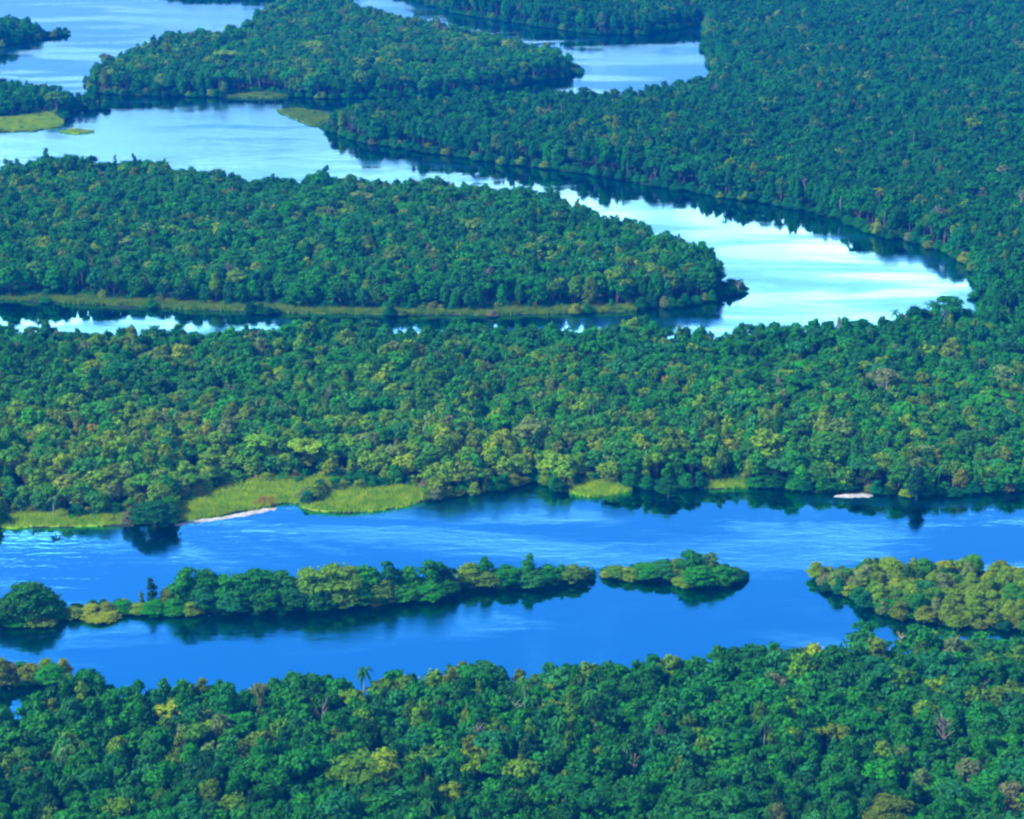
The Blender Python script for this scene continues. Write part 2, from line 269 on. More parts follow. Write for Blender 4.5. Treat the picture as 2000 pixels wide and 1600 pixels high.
def water_material():
    m, n, l = new_mat('black_water_river')
    geo = n.new('ShaderNodeNewGeometry')
    # wind lanes: long patches where small ripples roughen the mirror
    mp1 = n.new('ShaderNodeMapping'); mp1.inputs['Scale'].default_value = (0.006, 0.02, 1); mp1.inputs['Rotation'].default_value = (0, 0, R(9))
    l.new(geo.outputs['Position'], mp1.inputs[0])
    n1 = n.new('ShaderNodeTexNoise'); n1.inputs['Scale'].default_value = 1.0; n1.inputs['Detail'].default_value = 4; n1.inputs['Distortion'].default_value = 1.2
    l.new(mp1.outputs[0], n1.inputs['Vector'])
    rr = n.new('ShaderNodeMapRange'); rr.interpolation_type = 'SMOOTHSTEP'
    rr.inputs['From Min'].default_value = 0.44; rr.inputs['From Max'].default_value = 0.62
    rr.inputs['To Min'].default_value = 0.03; rr.inputs['To Max'].default_value = 0.22
    l.new(n1.outputs['Fac'], rr.inputs['Value'])
    # ripples
    mp2 = n.new('ShaderNodeMapping'); mp2.inputs['Scale'].default_value = (0.5, 1.1, 1)
    l.new(geo.outputs['Position'], mp2.inputs[0])
    n2 = n.new('ShaderNodeTexNoise'); n2.inputs['Scale'].default_value = 0.55; n2.inputs['Detail'].default_value = 3
    l.new(mp2.outputs[0], n2.inputs['Vector'])
    mp3 = n.new('ShaderNodeMapping'); mp3.inputs['Scale'].default_value = (0.07, 0.24, 1); mp3.inputs['Rotation'].default_value = (0, 0, R(5))
    l.new(geo.outputs['Position'], mp3.inputs[0])
    n3 = n.new('ShaderNodeTexNoise'); n3.inputs['Scale'].default_value = 1.0; n3.inputs['Detail'].default_value = 3; n3.inputs['Distortion'].default_value = 0.6
    l.new(mp3.outputs[0], n3.inputs['Vector'])
    hsum = n.new('ShaderNodeMath'); hsum.operation = 'MULTIPLY_ADD'; hsum.inputs[1].default_value = 2.2
    l.new(n3.outputs['Fac'], hsum.inputs[0]); l.new(n2.outputs['Fac'], hsum.inputs[2])
    bs = n.new('ShaderNodeMapRange')
    bs.inputs['From Min'].default_value = 0.42; bs.inputs['From Max'].default_value = 0.62
    bs.inputs['To Min'].default_value = 0.04; bs.inputs['To Max'].default_value = 0.25
    l.new(n1.outputs['Fac'], bs.inputs['Value'])
    bp = n.new('ShaderNodeBump'); bp.inputs['Distance'].default_value = 0.25
    l.new(bs.outputs[0], bp.inputs['Strength']); l.new(hsum.outputs[0], bp.inputs['Height'])
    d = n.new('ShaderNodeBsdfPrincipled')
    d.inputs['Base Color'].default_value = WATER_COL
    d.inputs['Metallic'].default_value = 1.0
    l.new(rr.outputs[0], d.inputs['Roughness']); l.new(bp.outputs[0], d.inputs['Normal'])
    o = n.new('ShaderNodeOutputMaterial'); l.new(d.outputs[0], o.inputs['Surface'])
    return m
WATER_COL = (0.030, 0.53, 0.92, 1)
M_water = water_material()

# ------------------------------------------------------------------ the river and the land
S = 12000
wm = mesh_from('river_water', [(-S, -S, 0), (S, -S, 0), (S, S, 0), (-S, S, 0)], [(0, 1, 2, 3)], mats=[M_water])
water = link(bpy.data.objects.new('river_water', wm)); water['kind'] = 'structure'

from mathutils.geometry import tessellate_polygon
def land_sheet(name, poly, z, mat, skirt=1.6, depth=-1.0):
    n = len(poly)
    cen = poly
    A2 = sum(poly[i][0]*poly[(i+1) % n][1]-poly[(i+1) % n][0]*poly[i][1] for i in range(n))
    sgn = 1 if A2 > 0 else -1
    V = [(x, y, z) for x, y in poly]
    outer = []
    for i in range(n):
        a = np.array(poly[i-1]); b = np.array(poly[(i+1) % n]); t = b-a; L = max(np.hypot(*t), 1e-6)
        nr = np.array([t[1], -t[0]])/L*sgn
        outer.append((poly[i][0]+nr[0]*skirt, poly[i][1]+nr[1]*skirt, depth))
    V += outer
    T = [tuple(t) for t in tessellate_polygon([[mathutils.Vector((x, y, 0)) for x, y in poly]])]
    T = [t if ((poly[t[1]][0]-poly[t[0]][0])*(poly[t[2]][1]-poly[t[0]][1])-(poly[t[2]][0]-poly[t[0]][0])*(poly[t[1]][1]-poly[t[0]][1])) > 0 else (t[0], t[2], t[1]) for t in T]
    Q = [((i, i+n, (i+1) % n+n, (i+1) % n) if sgn > 0 else (i, (i+1) % n, (i+1) % n+n, i+n)) for i in range(n)]
    me = mesh_from(name, V, Q, T, [mat])
    o = link(bpy.data.objects.new(name, me)); o['kind'] = 'structure'
    return o

LAND = {}
for k, (key, poly) in enumerate(LAYOUT['land'].items()):
    LAND[key] = rough_outline(poly, 6.0, 0.9 if key in 'BCDMK' else 1.6, seed=20+k)
    land_sheet('forest_ground', LAND[key], 0.30+0.012*k, M_soil)
MARSH = {}
for k, (key, poly) in enumerate(LAYOUT['marsh'].items()):
    MARSH[key] = rough_outline(poly, 4.0, 0.5, seed=60+k)
    land_sheet('marsh_ground', MARSH[key], 0.48+0.008*k, M_marsh if key not in ('channel_fringe', 'middle_spit', 'far_fringe') else M_sedge_soil, 1.0)
for k, (key, poly) in enumerate(LAYOUT['sand'].items()):
    land_sheet('beach_and_pale_strip', rough_outline(poly, 1.6, 0.5, seed=90+k), 0.24+0.01*k, M_sand_strip, 2.0)  # sand of the beach; the pale eastern strip shares its material

# ------------------------------------------------------------------ tree shapes
def ico(sub=1):
    t = (1+5**.5)/2
    v = [(-1, t, 0), (1, t, 0), (-1, -t, 0), (1, -t, 0), (0, -1, t), (0, 1, t), (0, -1, -t), (0, 1, -t), (t, 0, -1), (t, 0, 1), (-t, 0, -1), (-t, 0, 1)]
    f = [(0, 11, 5), (0, 5, 1), (0, 1, 7), (0, 7, 10), (0, 10, 11), (1, 5, 9), (5, 11, 4), (11, 10, 2), (10, 7, 6), (7, 1, 8), (3, 9, 4), (3, 4, 2), (3, 2, 6), (3, 6, 8), (3, 8, 9), (4, 9, 5), (2, 4, 11), (6, 2, 10), (8, 6, 7), (9, 8, 1)]
    v = [np.array(p)/np.linalg.norm(p) for p in v]
    for _ in range(sub):
        cache, nf = {}, []
        def mid(a, b):
            key = (min(a, b), max(a, b))
            if key not in cache:
                p = v[a]+v[b]; v.append(p/np.linalg.norm(p)); cache[key] = len(v)-1
            return cache[key]
        for a, b, c in f:
            x, y, z = mid(a, b), mid(b, c), mid(c, a)
            nf += [(a, x, z), (b, y, x), (c, z, y), (x, y, z)]
        f = nf
    return np.array(v), np.array(f)
ICO_V, ICO_F = ico(1)

def leaf_quads(C, N, size, r):
    """bent leaf clumps at C facing N"""
    n = len(C)
    N = N/np.linalg.norm(N, axis=1, keepdims=True)
    a = np.cross(N, r.normal(size=(n, 3))); a /= np.linalg.norm(a, axis=1, keepdims=True)
    b = np.cross(N, a)
    s = size*r.uniform(0.6, 1.35, (n, 1)); e = s*r.uniform(0.5, 0.95, (n, 1))
    tip = 0.25*s*r.normal(size=(n, 1))
    V = np.stack([C-a*s-b*e*0.35, C+b*e*-0.9+N*tip, C+a*s+b*e*0.35, C+b*e*0.9-N*tip], 1).reshape(-1, 3)
    Q = np.arange(4*n).reshape(-1, 4)
    return V, Q

def tube(pts, rad, seg=6):
    pts = [np.array(p, float) for p in pts]; V = []; Q = []
    for i, p in enumerate(pts):
        t = pts[min(i+1, len(pts)-1)]-pts[max(i-1, 0)]; t /= np.linalg.norm(t)
        u = np.cross(t, (0.3, 1, 0.1)); u /= np.linalg.norm(u); w = np.cross(t, u)
        for k in range(seg):
            an = 2*math.pi*k/seg
            V.append(p+rad[i]*(math.cos(an)*u+math.sin(an)*w))
        if i:
            for k in range(seg):
                a = (i-1)*seg+k; b = (i-1)*seg+(k+1) % seg
                Q.append((a, b, b+seg, a+seg))
    return np.array(V), np.array(Q)

def join(parts):
    V = []; Q = []; T = []; o = 0
    for v, q, t in parts:
        V.append(v)
        if q is not None and len(q): Q.append(np.asarray(q)+o)
        if t is not None and len(t): T.append(np.asarray(t)+o)
        o += len(v)
    return (np.concatenate(V), np.concatenate(Q) if Q else np.zeros((0, 4), int), np.concatenate(T) if T else np.zeros((0, 3), int))

def crown_shape(seed, style, dens=1.15, leaf=0.40):
    """crown of a tree 16 m tall and 10 m wide: lobes of foliage, each a cloud of leaf clumps round a solid heart. Returns crown and trunk arrays"""
    r = np.random.default_rng(seed)
    lobes = []
    Rr, top, low = 5.0, 16.0, 6.5
    if style == 'dome':
        n = r.integers(24, 32)
        sx_, sy_ = r.uniform(0.85, 1.1), r.uniform(0.85, 1.1)
        tilt = r.normal(0, 0.10, 2)
        for i in range(n):
            a = r.uniform(0, 2*math.pi); q = math.sqrt(r.uniform(0, 1)); rad = r.uniform(0.85, 1.75)
            x = q*(Rr-rad*0.7)
            z = low+1.2+(top-low-2.2)*(1-q*q*0.8)*r.uniform(0.70, 1.05)
            px, py = x*math.cos(a)*sx_, x*math.sin(a)*sy_
            lobes.append((px, py, min(z+px*tilt[0]+py*tilt[1], top-rad*0.6), rad))
        for i in range(9):
            a = 2*math.pi*(i+r.uniform(-.4, .4))/9; rad = r.uniform(0.9, 1.6)
            lobes.append((math.cos(a)*(Rr-rad)*sx_, math.sin(a)*(Rr-rad)*sy_, low+r.uniform(-0.6, 3.0), rad))
        lobes.append((0, 0, 10.0, 2.5))
    elif style == 'umbrella':
        n = r.integers(12, 17)
        for i in range(n):
            a = r.uniform(0, 2*math.pi); q = math.sqrt(r.uniform(0.02, 1)); rad = r.uniform(1.0, 1.6)
            x = q*(Rr-rad*0.6)
            lobes.append((x*math.cos(a), x*math.sin(a), 14.4-2.0*q*q+r.uniform(-.4, .4), rad))
        for i in range(3):
            a = r.uniform(0, 6.28)
            lobes.append((1.6*math.cos(a), 1.6*math.sin(a), 12.0, 1.3))
    elif style == 'tall':
        n = r.integers(14, 19)
        for i in range(n):
            t = (i+r.uniform(0, 1))/n; a = r.uniform(0, 2*math.pi)
            wid = Rr*(0.55+0.45*math.sin(math.pi*min(1, t*1.05)))*(1-0.25*t)
            rad = r.uniform(1.2, 1.95)*(1-0.25*t)
            x = r.uniform(0.35, 1)*(wid-rad*0.6)
            lobes.append((x*math.cos(a), x*math.sin(a), 4.0+t*10.8, rad))
        lobes.append((0, 0, 7.5, 2.3)); lobes.append((0, 0, 11, 1.9))
    elif style == 'slim':      # long bare stem, small uneven tufts
        for i in range(7):
            t = i/6; a = r.uniform(0, 6.28)
            lobes.append((1.9*math.cos(a)*r.uniform(0.2, 1), 1.9*math.sin(a)*r.uniform(0.2, 1), 8.0+t*5.2, r.uniform(1.5, 2.3)))
        for i in range(5):
            a = 6.28*i/5
            lobes.append((3.4*math.cos(a), 3.4*math.sin(a), 15.1+r.uniform(-.3, .3), r.uniform(1.1, 1.6)))
    elif style == 'ragged':
        n = r.integers(18, 24)
        for i in range(n):
            a = r.uniform(0, 2*math.pi); q = math.sqrt(r.uniform(0, 1)); rad = r.uniform(0.7, 1.5)
            x = q*(Rr-rad*0.5)
            lobes.append((x*math.cos(a), x*math.sin(a), r.uniform(7.5, 15.2-2.5*q), rad))
        lobes.append((0.4, 0, 10.0, 2.2)); lobes.append((-.6, .5, 12.8, 1.8))
    elif style == 'shrub':     # sits on the ground; 16 tall in these units, squashed by scale
        n = 15
        for i in range(n):
            a = r.uniform(0, 2*math.pi); q = math.sqrt(r.uniform(0, 1)); rad = r.uniform(1.3, 2.0)
            x = q*(Rr-rad*0.75)
            lobes.append((x*math.cos(a), x*math.sin(a), (2+10.5*(1-q*q*0.8)*r.uniform(0.6, 1.05)), rad))
        for i in range(8):
            a = 2*math.pi*i/8; rad = r.uniform(1.3, 1.9)
            lobes.append((math.cos(a)*(Rr-rad), math.sin(a)*(Rr-rad), r.uniform(1.5, 5), rad))
        lobes.append((0, 0, 5, 3.4))
    parts = []
    ph = r.uniform(0, 6, 3)
    for (x, y, z, rad) in lobes:
        k = int(40*rad*rad*dens*(0.8 if style == 'ragged' else 1))
        D = r.normal(size=(int(k*1.5), 3)); D /= np.linalg.norm(D, axis=1, keepdims=True)
        D = D[D[:, 2] > r.uniform(-0.85, -0.1, len(D))][:k]
        bump = 1+0.13*np.sin(D @ np.array([5.1, 3.3, 4.4])+ph[0])+0.10*np.sin(D @ np.array([-4.2, 6.1, 3.0])*1.4+ph[1])
        sq = np.array([1.12, 1.12, 0.66])
        P = np.array([x, y, z])+D*sq*rad*(bump*r.uniform(0.72, 1.24, len(D)))[:, None]
        Nn = D+r.normal(0, 0.42, D.shape)+np.array([0, 0, 0.25])
        parts.append((*leaf_quads(P, Nn, leaf, r), None))
        core = ICO_V*sq*rad*0.70*(1+0.08*r.normal(size=(len(ICO_V), 1)))+np.array([x, y, z])
        parts.append((core, None, ICO_F))
    if style in ('dome', 'ragged', 'shrub'):          # sprigs that fill the hollows between the lobes and fray the outline
        k = int(420*dens)
        D = r.normal(size=(k, 3)); D[:, 2] = np.abs(D[:, 2])*0.9-0.15; D /= np.linalg.norm(D, axis=1, keepdims=True)
        c0 = np.array([0, 0, 8.0 if style != 'shrub' else 2.0]); ax = np.array([4.6, 4.6, 6.6 if style != 'shrub' else 11.0])
        P = c0+D*ax*r.uniform(0.72, 1.07, (k, 1))
        parts.append((*leaf_quads(P, D+r.normal(0, 0.6, D.shape), leaf*0.9, r), None))
    crown = join(parts)
    tp = []
    bend = r.normal(0, 0.35, 2)
    if style != 'shrub':
        zt = 13.0 if style in ('slim', 'tall') else (12.0 if style == 'umbrella' else 10.0)
        v, q = tube([(0, 0, -0.6), (bend[0]*.4, bend[1]*.4, 3), (bend[0], bend[1], 7), (bend[0]*.6, bend[1]*.6, zt)], [0.42, 0.3, 0.24, 0.1])
        tp.append((v, q, None))
        for i in r.choice(len(lobes), min(6, len(lobes)), replace=False):
            x, y, z, rad = lobes[i]
            z0 = r.uniform(5.2, 7.5) if style != 'tall' else min(z-0.5, r.uniform(4, 8))
            v, q = tube([(bend[0]*.8, bend[1]*.8, z0), (x*.55, y*.55, (z0+z)/2), (x, y, z)], [0.17, 0.11, 0.05], 5)
            tp.append((v, q, None))
    else:
        for i in range(5):
            x, y, z, rad = lobes[i]
            v, q = tube([(x*.1, y*.1, -1.5), (x*.5, y*.5, z*.5), (x, y, z)], [0.16, 0.11, 0.05], 5)
            tp.append((v, q, None))
    return crown, join(tp)

SHAPES = {}      # style -> list of (crown mesh, trunk mesh)
MASS = bpy.data.collections.new('tree_shapes')       # whole-tree meshes that the far forest repeats
mass_index = {}
nmass = 0
plan = [('dome', 9), ('umbrella', 3), ('tall', 4), ('ragged', 6), ('slim', 2), ('shrub', 4)]
for style, cnt in plan:
    SHAPES[style] = []; mass_index[style] = []
    for j in range(cnt):
        seed_ = 1000+37*j+{'dome': 1, 'umbrella': 2, 'tall': 3, 'ragged': 4, 'slim': 5, 'shrub': 6}[style]*211
        crown, trunk = crown_shape(seed_, style)
        cm = mesh_from('crown_'+style, crown[0], crown[1], crown[2], [M_leaf])
        tm = mesh_from('trunk_'+style, trunk[0], trunk[1], trunk[2], [M_bark], smooth=True)
        SHAPES[style].append((cm, tm))
        crown, trunk = crown_shape(seed_, style, 0.5, 0.58)
        both = join([crown, trunk])
        mi = np.concatenate([np.zeros(len(crown[1])), np.ones(len(trunk[1])), np.zeros(len(crown[2])), np.ones(len(trunk[2]))])
        wmesh = mesh_from('tree_shape', both[0], both[1], both[2], [M_leaf, M_bark], mi)
        o = bpy.data.objects.new('tree_shape_%02d' % nmass, wmesh)
        MASS.objects.link(o); mass_index[style].append(nmass); nmass += 1

def add_mass(style, parts_leaf, parts_bark, bark):
    global nmass
    lf, bk = join(parts_leaf) if parts_leaf else (np.zeros((0, 3)), np.zeros((0, 4), int), np.zeros((0, 3), int)), join(parts_bark)
    both = join([lf, bk])
    mi = np.concatenate([np.zeros(len(lf[1])), np.ones(len(bk[1])), np.zeros(len(lf[2])), np.ones(len(bk[2]))])
    o = bpy.data.objects.new('tree_shape_%02d' % nmass, mesh_from('tree_shape', both[0], both[1], both[2], [M_leaf, bark], mi))
    MASS.objects.link(o); mass_index.setdefault(style, []).append(nmass); nmass += 1
for j in range(2):
    rj = np.random.default_rng(900+j); fr = []
    for k in range(16):
        a = 2*math.pi*k/16+rj.uniform(-.15, .15); up = rj.uniform(0.1, 1.0); Lf = 5.0*rj.uniform(.8, 1.1); V, Q = [], []
        for s_ in range(6):
            t = s_/5; rad = Lf*t; z = 14.5+Lf*(up*t-0.95*t*t); sd = np.array([-math.sin(a), math.cos(a), 0])*(0.5*math.sin(math.pi*min(1, .12+t*.9)))
            c_ = np.array([math.cos(a)*rad, math.sin(a)*rad, z]); V += [c_-sd-np.array([0, 0, .15]), c_, c_+sd-np.array([0, 0, .15])]
            if s_: b = 3*s_; Q += [(b-3, b-2, b+1, b), (b-2, b-1, b+2, b+1)]
        fr.append((np.array(V), np.array(Q), None))
    add_mass('palm', fr, [(*tube([(0, 0, -.5), (.2, 0, 7), (0, 0, 14.5)], [.28, .22, .18]), None)], M_pale)
for j in range(2):
    rj = np.random.default_rng(950+j); br = [(*tube([(0, 0, -.5), (.3, 0, 6), (-.2, .2, 11), (.2, 0, 15)], [.4, .32, .24, .1]), None)]
    for k in range(16):
        a = rj.uniform(0, 6.28); z0 = rj.uniform(6.5, 13); L_ = rj.uniform(2.0, 4.8); dx, dy = math.cos(a)*L_, math.sin(a)*L_
        br.append((*tube([(0, 0, z0), (dx*.5, dy*.5, z0+L_*.35), (dx, dy, z0+L_*.75)], [.2, .15, .07], 5), None))
        br.append((*tube([(dx*.5, dy*.5, z0+L_*.35), (dx*.8+rj.normal(0, .8), dy*.8+rj.normal(0, .8), z0+L_*.95)], [.13, .05], 5), None))
    add_mass('bare', [], br, M_weathered)

COL = {   # leaf base colours
 'mid': (0.014, 0.165, 0.014), 'dark': (0.007, 0.092, 0.014), 'navy': (0.005, 0.052, 0.016), 'teal': (0.008, 0.145, 0.036),
 'green': (0.034, 0.225, 0.008), 'lime': (0.160, 0.270, 0.004), 'yellow': (0.250, 0.310, 0.004), 'olive': (0.145, 0.195, 0.010),
 'pale': (0.165, 0.215, 0.070), 'grey': (0.165, 0.165, 0.070), 'pink': (0.330, 0.200, 0.180), 'orange': (0.300, 0.225, 0.015)}
WORD = {'mid': 'mid-green', 'dark': 'dark green', 'navy': 'blackish green', 'teal': 'bluish green', 'green': 'bright green', 'lime': 'yellow-green',
        'yellow': 'yellow', 'olive': 'olive', 'pale': 'pale sage', 'grey': 'grey-brown', 'pink': 'pinkish', 'orange': 'rusty orange'}
NAMES = list(COL); CA = np.array([COL[k] for k in NAMES])

def pick_colours(P, r, yel):
    """colour of each canopy tree: the flooded river margins carry lighter, yellower kinds"""
    n = len(P); patch = vnoise(P, 55, 3)*0.6+vnoise(P, 18, 4)*0.4
    y = np.clip(yel+(patch-0.5)*0.9, 0, 1)
    u = r.random(n); out = np.empty(n, int)
    w0 = np.array([0.36, 0.22, 0.07, 0.24, 0.07, 0.015, 0.001, 0.014, 0.006, 0.005, 0.0, 0.000])
    w1 = np.array([0.13, 0.06, 0.02, 0.08, 0.14, 0.30, 0.05, 0.21, 0.055, 0.025, 0.0, 0.006])
    w0 /= w0.sum(); w1 /= w1.sum()
    for i in range(n):
        c = np.cumsum(w0*(1-y[i])+w1*y[i])
        out[i] = min(np.searchsorted(c, u[i]), len(NAMES)-1)
    return out

# ------------------------------------------------------------------ where the trees stand
def scatter(poly, sp, r, inset):
    P = np.array(poly); x0, y0 = P.min(0); x1, y1 = P.max(0)
    x0, x1 = max(x0, -620), min(x1, 620); y0, y1 = max(y0, 520), min(y1, 2235)
    rows = int((y1-y0)/(sp*0.87))+1; cols = int((x1-x0)/sp)+1
    gy, gx = np.meshgrid(np.arange(rows), np.arange(cols), indexing='ij')
    Q = np.stack([x0+(gx+0.5*(gy % 2))*sp, y0+gy*sp*0.87], -1).reshape(-1, 2)
    rowid = gy.reshape(-1)
    Q = Q+r.uniform(-0.42, 0.42, Q.shape)*sp
    ok = inside(Q, poly) & in_frame(Q)
    Q, rowid = Q[ok], rowid[ok]
    d = edge_dist(Q, poly)
    ok = d > inset
    return Q[ok], rowid[ok], d[ok]

YEL = {'A': 0.20, 'B': 1.0, 'E': 0.5, 'L': 0.22, 'F': 0.04, 'G': 0.25, 'J': 0.1, 'K': 0.12, 'I': 0.0, 'M': .5}
trees = []      # x, y, land, row, edge distance
for key in 'AEFGJKLIB':
    sp = {'B': 5.6, 'A': 6.2, 'E': 5.9, 'L': 6.0}.get(key, 6.3)
    Q, rowid, d = scatter(LAND[key], sp, np.random.default_rng(100+ord(key)), 2.0 if key == 'B' else 2.6)
    keep = np.ones(len(Q), bool)
    for mk_, mpoly in MARSH.items():
        keep &= ~inside(Q, mpoly)
    if key == 'F': keep &= ~inside(Q, LAND['E'])
    if key == 'I': keep &= (edge_dist(Q, LAND['I']) < 40)
    for q, rw, dd in zip(Q[keep], rowid[keep], d[keep]):
        trees.append((q[0], q[1], key, int(rw), dd))
TX = np.array([[t[0], t[1]] for t in trees]); TK = np.array([t[2] for t in trees]); TD = np.array([t[4] for t in trees]); TR = np.array([t[3] for t in trees])
r = np.random.default_rng(55)
yel = np.array([YEL[k] for k in TK])
# the middle forest is yellower towards the lower river and to the west
mE = TK == 'E'
yel[mE] = np.clip(0.95-(TX[mE, 1]-760)/330, 0.15, 1)*np.clip(0.95-TX[mE, 0]/600, 0.55, 1)
tcol = pick_colours(TX, r, yel)
tst = r.choice(['dome', 'umbrella', 'tall', 'ragged'], len(TX), p=[0.46, 0.10, 0.12, 0.32])
canopy = 14.6+(vnoise(TX, 30, 8)-0.5)*6.5+(vnoise(TX, 90, 9)-0.5)*3.0
th = np.clip(canopy+r.normal(0, 1.5, len(TX)), 7.5, 20)
th[TK == 'F'] += 2.0
tw = np.clip(7.6*np.exp(r.normal(0, 0.27, len(TX))), 4.2, 13.5)
tw[TK == 'A'] *= 1.06
big = r.random(len(TX)) < 0.08
th[big] += 1.8; tw[big] *= 1.4
tst[big] = r.choice(['dome', 'dome', 'umbrella'], big.sum())
for mk_, mpoly in MARSH.items():
    TD = np.minimum(TD, edge_dist(TX, mpoly))
edge = np.clip(TD/9.0, 0, 1)
th *= 0.95+0.05*edge
sink = np.where(TK == 'F', 5.0, 3.6)*(1-edge)
th += sink
mB = TK == 'B'
lowbank = mE & (TX[:, 1] < 865)
th[lowbank] *= np.clip(0.66+TD[lowbank]/60, 0, 1)
th[mB] = r.uniform(6.4, 9.4, mB.sum()); tw[mB] = r.uniform(5.4, 8.4, mB.sum())
trot = r.uniform(0, 2*math.pi, len(TX))

# keep the mass clear of the hand-placed trees
SPEC = LAYOUT['special']
def near_any(P, pts, fac):
    m = np.zeros(len(P), bool)
    for p in pts:
        m |= np.hypot(P[:, 0]-p[0], P[:, 1]-p[1]) < fac*max(p[3], 4)
    return m
gone = near_any(TX, SPEC, 0.55) | near_any(TX, LAYOUT['bare'], 0.5) | near_any(TX, LAYOUT['palm'], 0.5)

# ------------------------------------------------------------------ tree objects
LOCAL = np.array((0.125, 0.250, 0.006))
def blend(colour, u, jitter, y=0.0):
    base = np.array(COL['mid'])*(1-y)+LOCAL*y
    return (np.array(COL[colour])*(1-u)+base*u)*jitter

def put_tree(name, label, category, group, x, y, height, width, colour, style, rot, jitter, z=0.25, trunk_mat=None, variant=None, soft=False, warm=0.0):
    cm, tm = SHAPES[style][variant if variant is not None else random.randrange(len(SHAPES[style]))]
    e = bpy.data.objects.new(name, None); e.empty_display_size = 1
    e.location = (x, y, z); e.rotation_euler = (0, 0, rot); e.scale = (width/10.4, width/10.4, height/16.2)
    e['label'] = label; e['category'] = category
    if group: e['group'] = group
    link(e)
    c = bpy.data.objects.new('crown', cm); c['tint'] = [float(v) for v in blend(colour, random.uniform(0.15, 0.65) if soft else 0.0, jitter, warm)]; link(c, e)
    t = bpy.data.objects.new('trunk', tm); link(t, e)
    if trunk_mat is not None:
        t.material_slots[0].link = 'OBJECT'; t.material_slots[0].material = trunk_mat
    return e

ORD = ['first', 'second', 'third', 'fourth', 'fifth', 'sixth', 'seventh', 'eighth', 'ninth', 'tenth', 'eleventh', 'twelfth', 'thirteenth', 'fourteenth', 'fifteenth',
       'sixteenth', 'seventeenth', 'eighteenth', 'nineteenth', 'twentieth'] + ['twenty-'+w for w in ['first', 'second', 'third', 'fourth', 'fifth', 'sixth', 'seventh', 'eighth', 'ninth']] + ['thirtieth'] + \
      ['thirty-'+w for w in ['first', 'second', 'third', 'fourth', 'fifth', 'sixth', 'seventh', 'eighth', 'ninth']] + ['fortieth'] + ['forty-'+w for w in ['first', 'second', 'third', 'fourth', 'fifth', 'sixth', 'seventh', 'eighth', 'ninth']] + ['fiftieth'] + ['fifty-'+w for w in ['first', 'second', 'third', 'fourth', 'fifth', 'sixth', 'seventh', 'eighth', 'ninth']]
SHAPE_WORD = {'dome': 'domed', 'umbrella': 'flat-topped', 'tall': 'narrow', 'ragged': 'loose-crowned', 'slim': 'thin'}

CD, SD = math.cos(math.atan(1515/4400)), math.sin(math.atan(1515/4400))
def screen(x, y, z):
    dep = y*CD+(320-z)*SD; up = y*SD-(320-z)*CD
    return 1000+4400*x/dep, 800-4400*up/dep

single = np.zeros(len(TX), bool)
# near forest: whole rows from the bottom of the view upwards until about 185 trees are objects of their own
visible = []
for i in np.where((TK == 'A') & ~gone)[0]:
    sx, sy = screen(TX[i, 0], TX[i, 1], th[i]*0.75)
    if -25 < sx < 2025 and sy < 1597: visible.append(i)
rows = {}
for i in visible: rows.setdefault(TR[i], []).append(i)
count = 0
for rank, rw in enumerate(sorted(rows)):
    if count > 120: break
    lst = sorted(rows[rw], key=lambda i: TX[i, 0])
    for j, i in enumerate(lst):
        st = tst[i]; colr = NAMES[tcol[i]]
        size = 'tall ' if th[i] > 17.5 else ('low ' if th[i] < 12 else '')
        lab = '%s%s %s tree of the near forest, %s row up, %s from west' % (size, WORD[colr], SHAPE_WORD[st], ORD[rank], ORD[j])
        put_tree('canopy_tree', lab, 'tree', 'trees of the near forest', TX[i, 0], TX[i, 1], th[i], tw[i], colr, st, trot[i], r.uniform(0.72, 1.1), z=0.25-sink[i], soft=True, warm=yel[i])
        single[i] = True; count += 1
# right-hand wooded island
lst = [i for i in np.where(mB & ~gone)[0] if screen(TX[i, 0], TX[i, 1], 4)[0] < 2020]
brow = {}
for i in lst: brow.setdefault(TR[i], []).append(i)
for rank, rw in enumerate(sorted(brow)):
    for j, i in enumerate(sorted(brow[rw], key=lambda i: TX[i, 0])):
        colr = NAMES[tcol[i]]; st = 'dome' if tst[i] in ('umbrella', 'tall') else tst[i]
        lab = '%s %s tree on the wooded eastern island, %s row, %s from its tip' % (WORD[colr], SHAPE_WORD[st], ORD[rank], ORD[j])
        put_tree('island_tree', lab, 'tree', 'trees of the wooded eastern island', TX[i, 0], TX[i, 1], th[i]*(1.25 if st == 'dome' else 1.1), tw[i], colr, st, trot[i], r.uniform(0.85, 1.2), z=-1.6, soft=True, warm=yel[i])
        single[i] = True
# long island and islet, each tree from the survey
for key, where, grp in (('island_c', 'on the long island', 'trees of the long island'), ('island_d', 'on the small islet', 'trees of the small islet')):
    lst = sorted(LAYOUT[key], key=lambda t: t[0])
    for j, (x, y, h, w, colr, st) in enumerate(lst):
        lab = '%s %s %s tree %s, %s from its west end' % ('tall' if h > 13 else 'low' if h < 7 else 'medium', WORD[colr], SHAPE_WORD[st], where, ORD[j])
        put_tree('island_tree', lab, 'tree', grp, x, y, h*1.16, w*(1.25 if st != 'slim' else 0.95), colr, st, r.uniform(0, 6.28), r.uniform(0.85, 1.1), z=-0.1-(0.22*h if st in ('dome', 'tall') else 0), soft=True, warm=0.25)
for x, y, h, w, colr, st, lab in SPEC:
    put_tree('emergent_tree', lab, 'tree', None, x, y, h, w*1.1, colr, st, r.uniform(0, 6.28), 1.0, z=0.2 if st in ('slim', 'umbrella') else 0.2-0.1*h, trunk_mat=M_pale if st in ('slim', 'umbrella') else None)
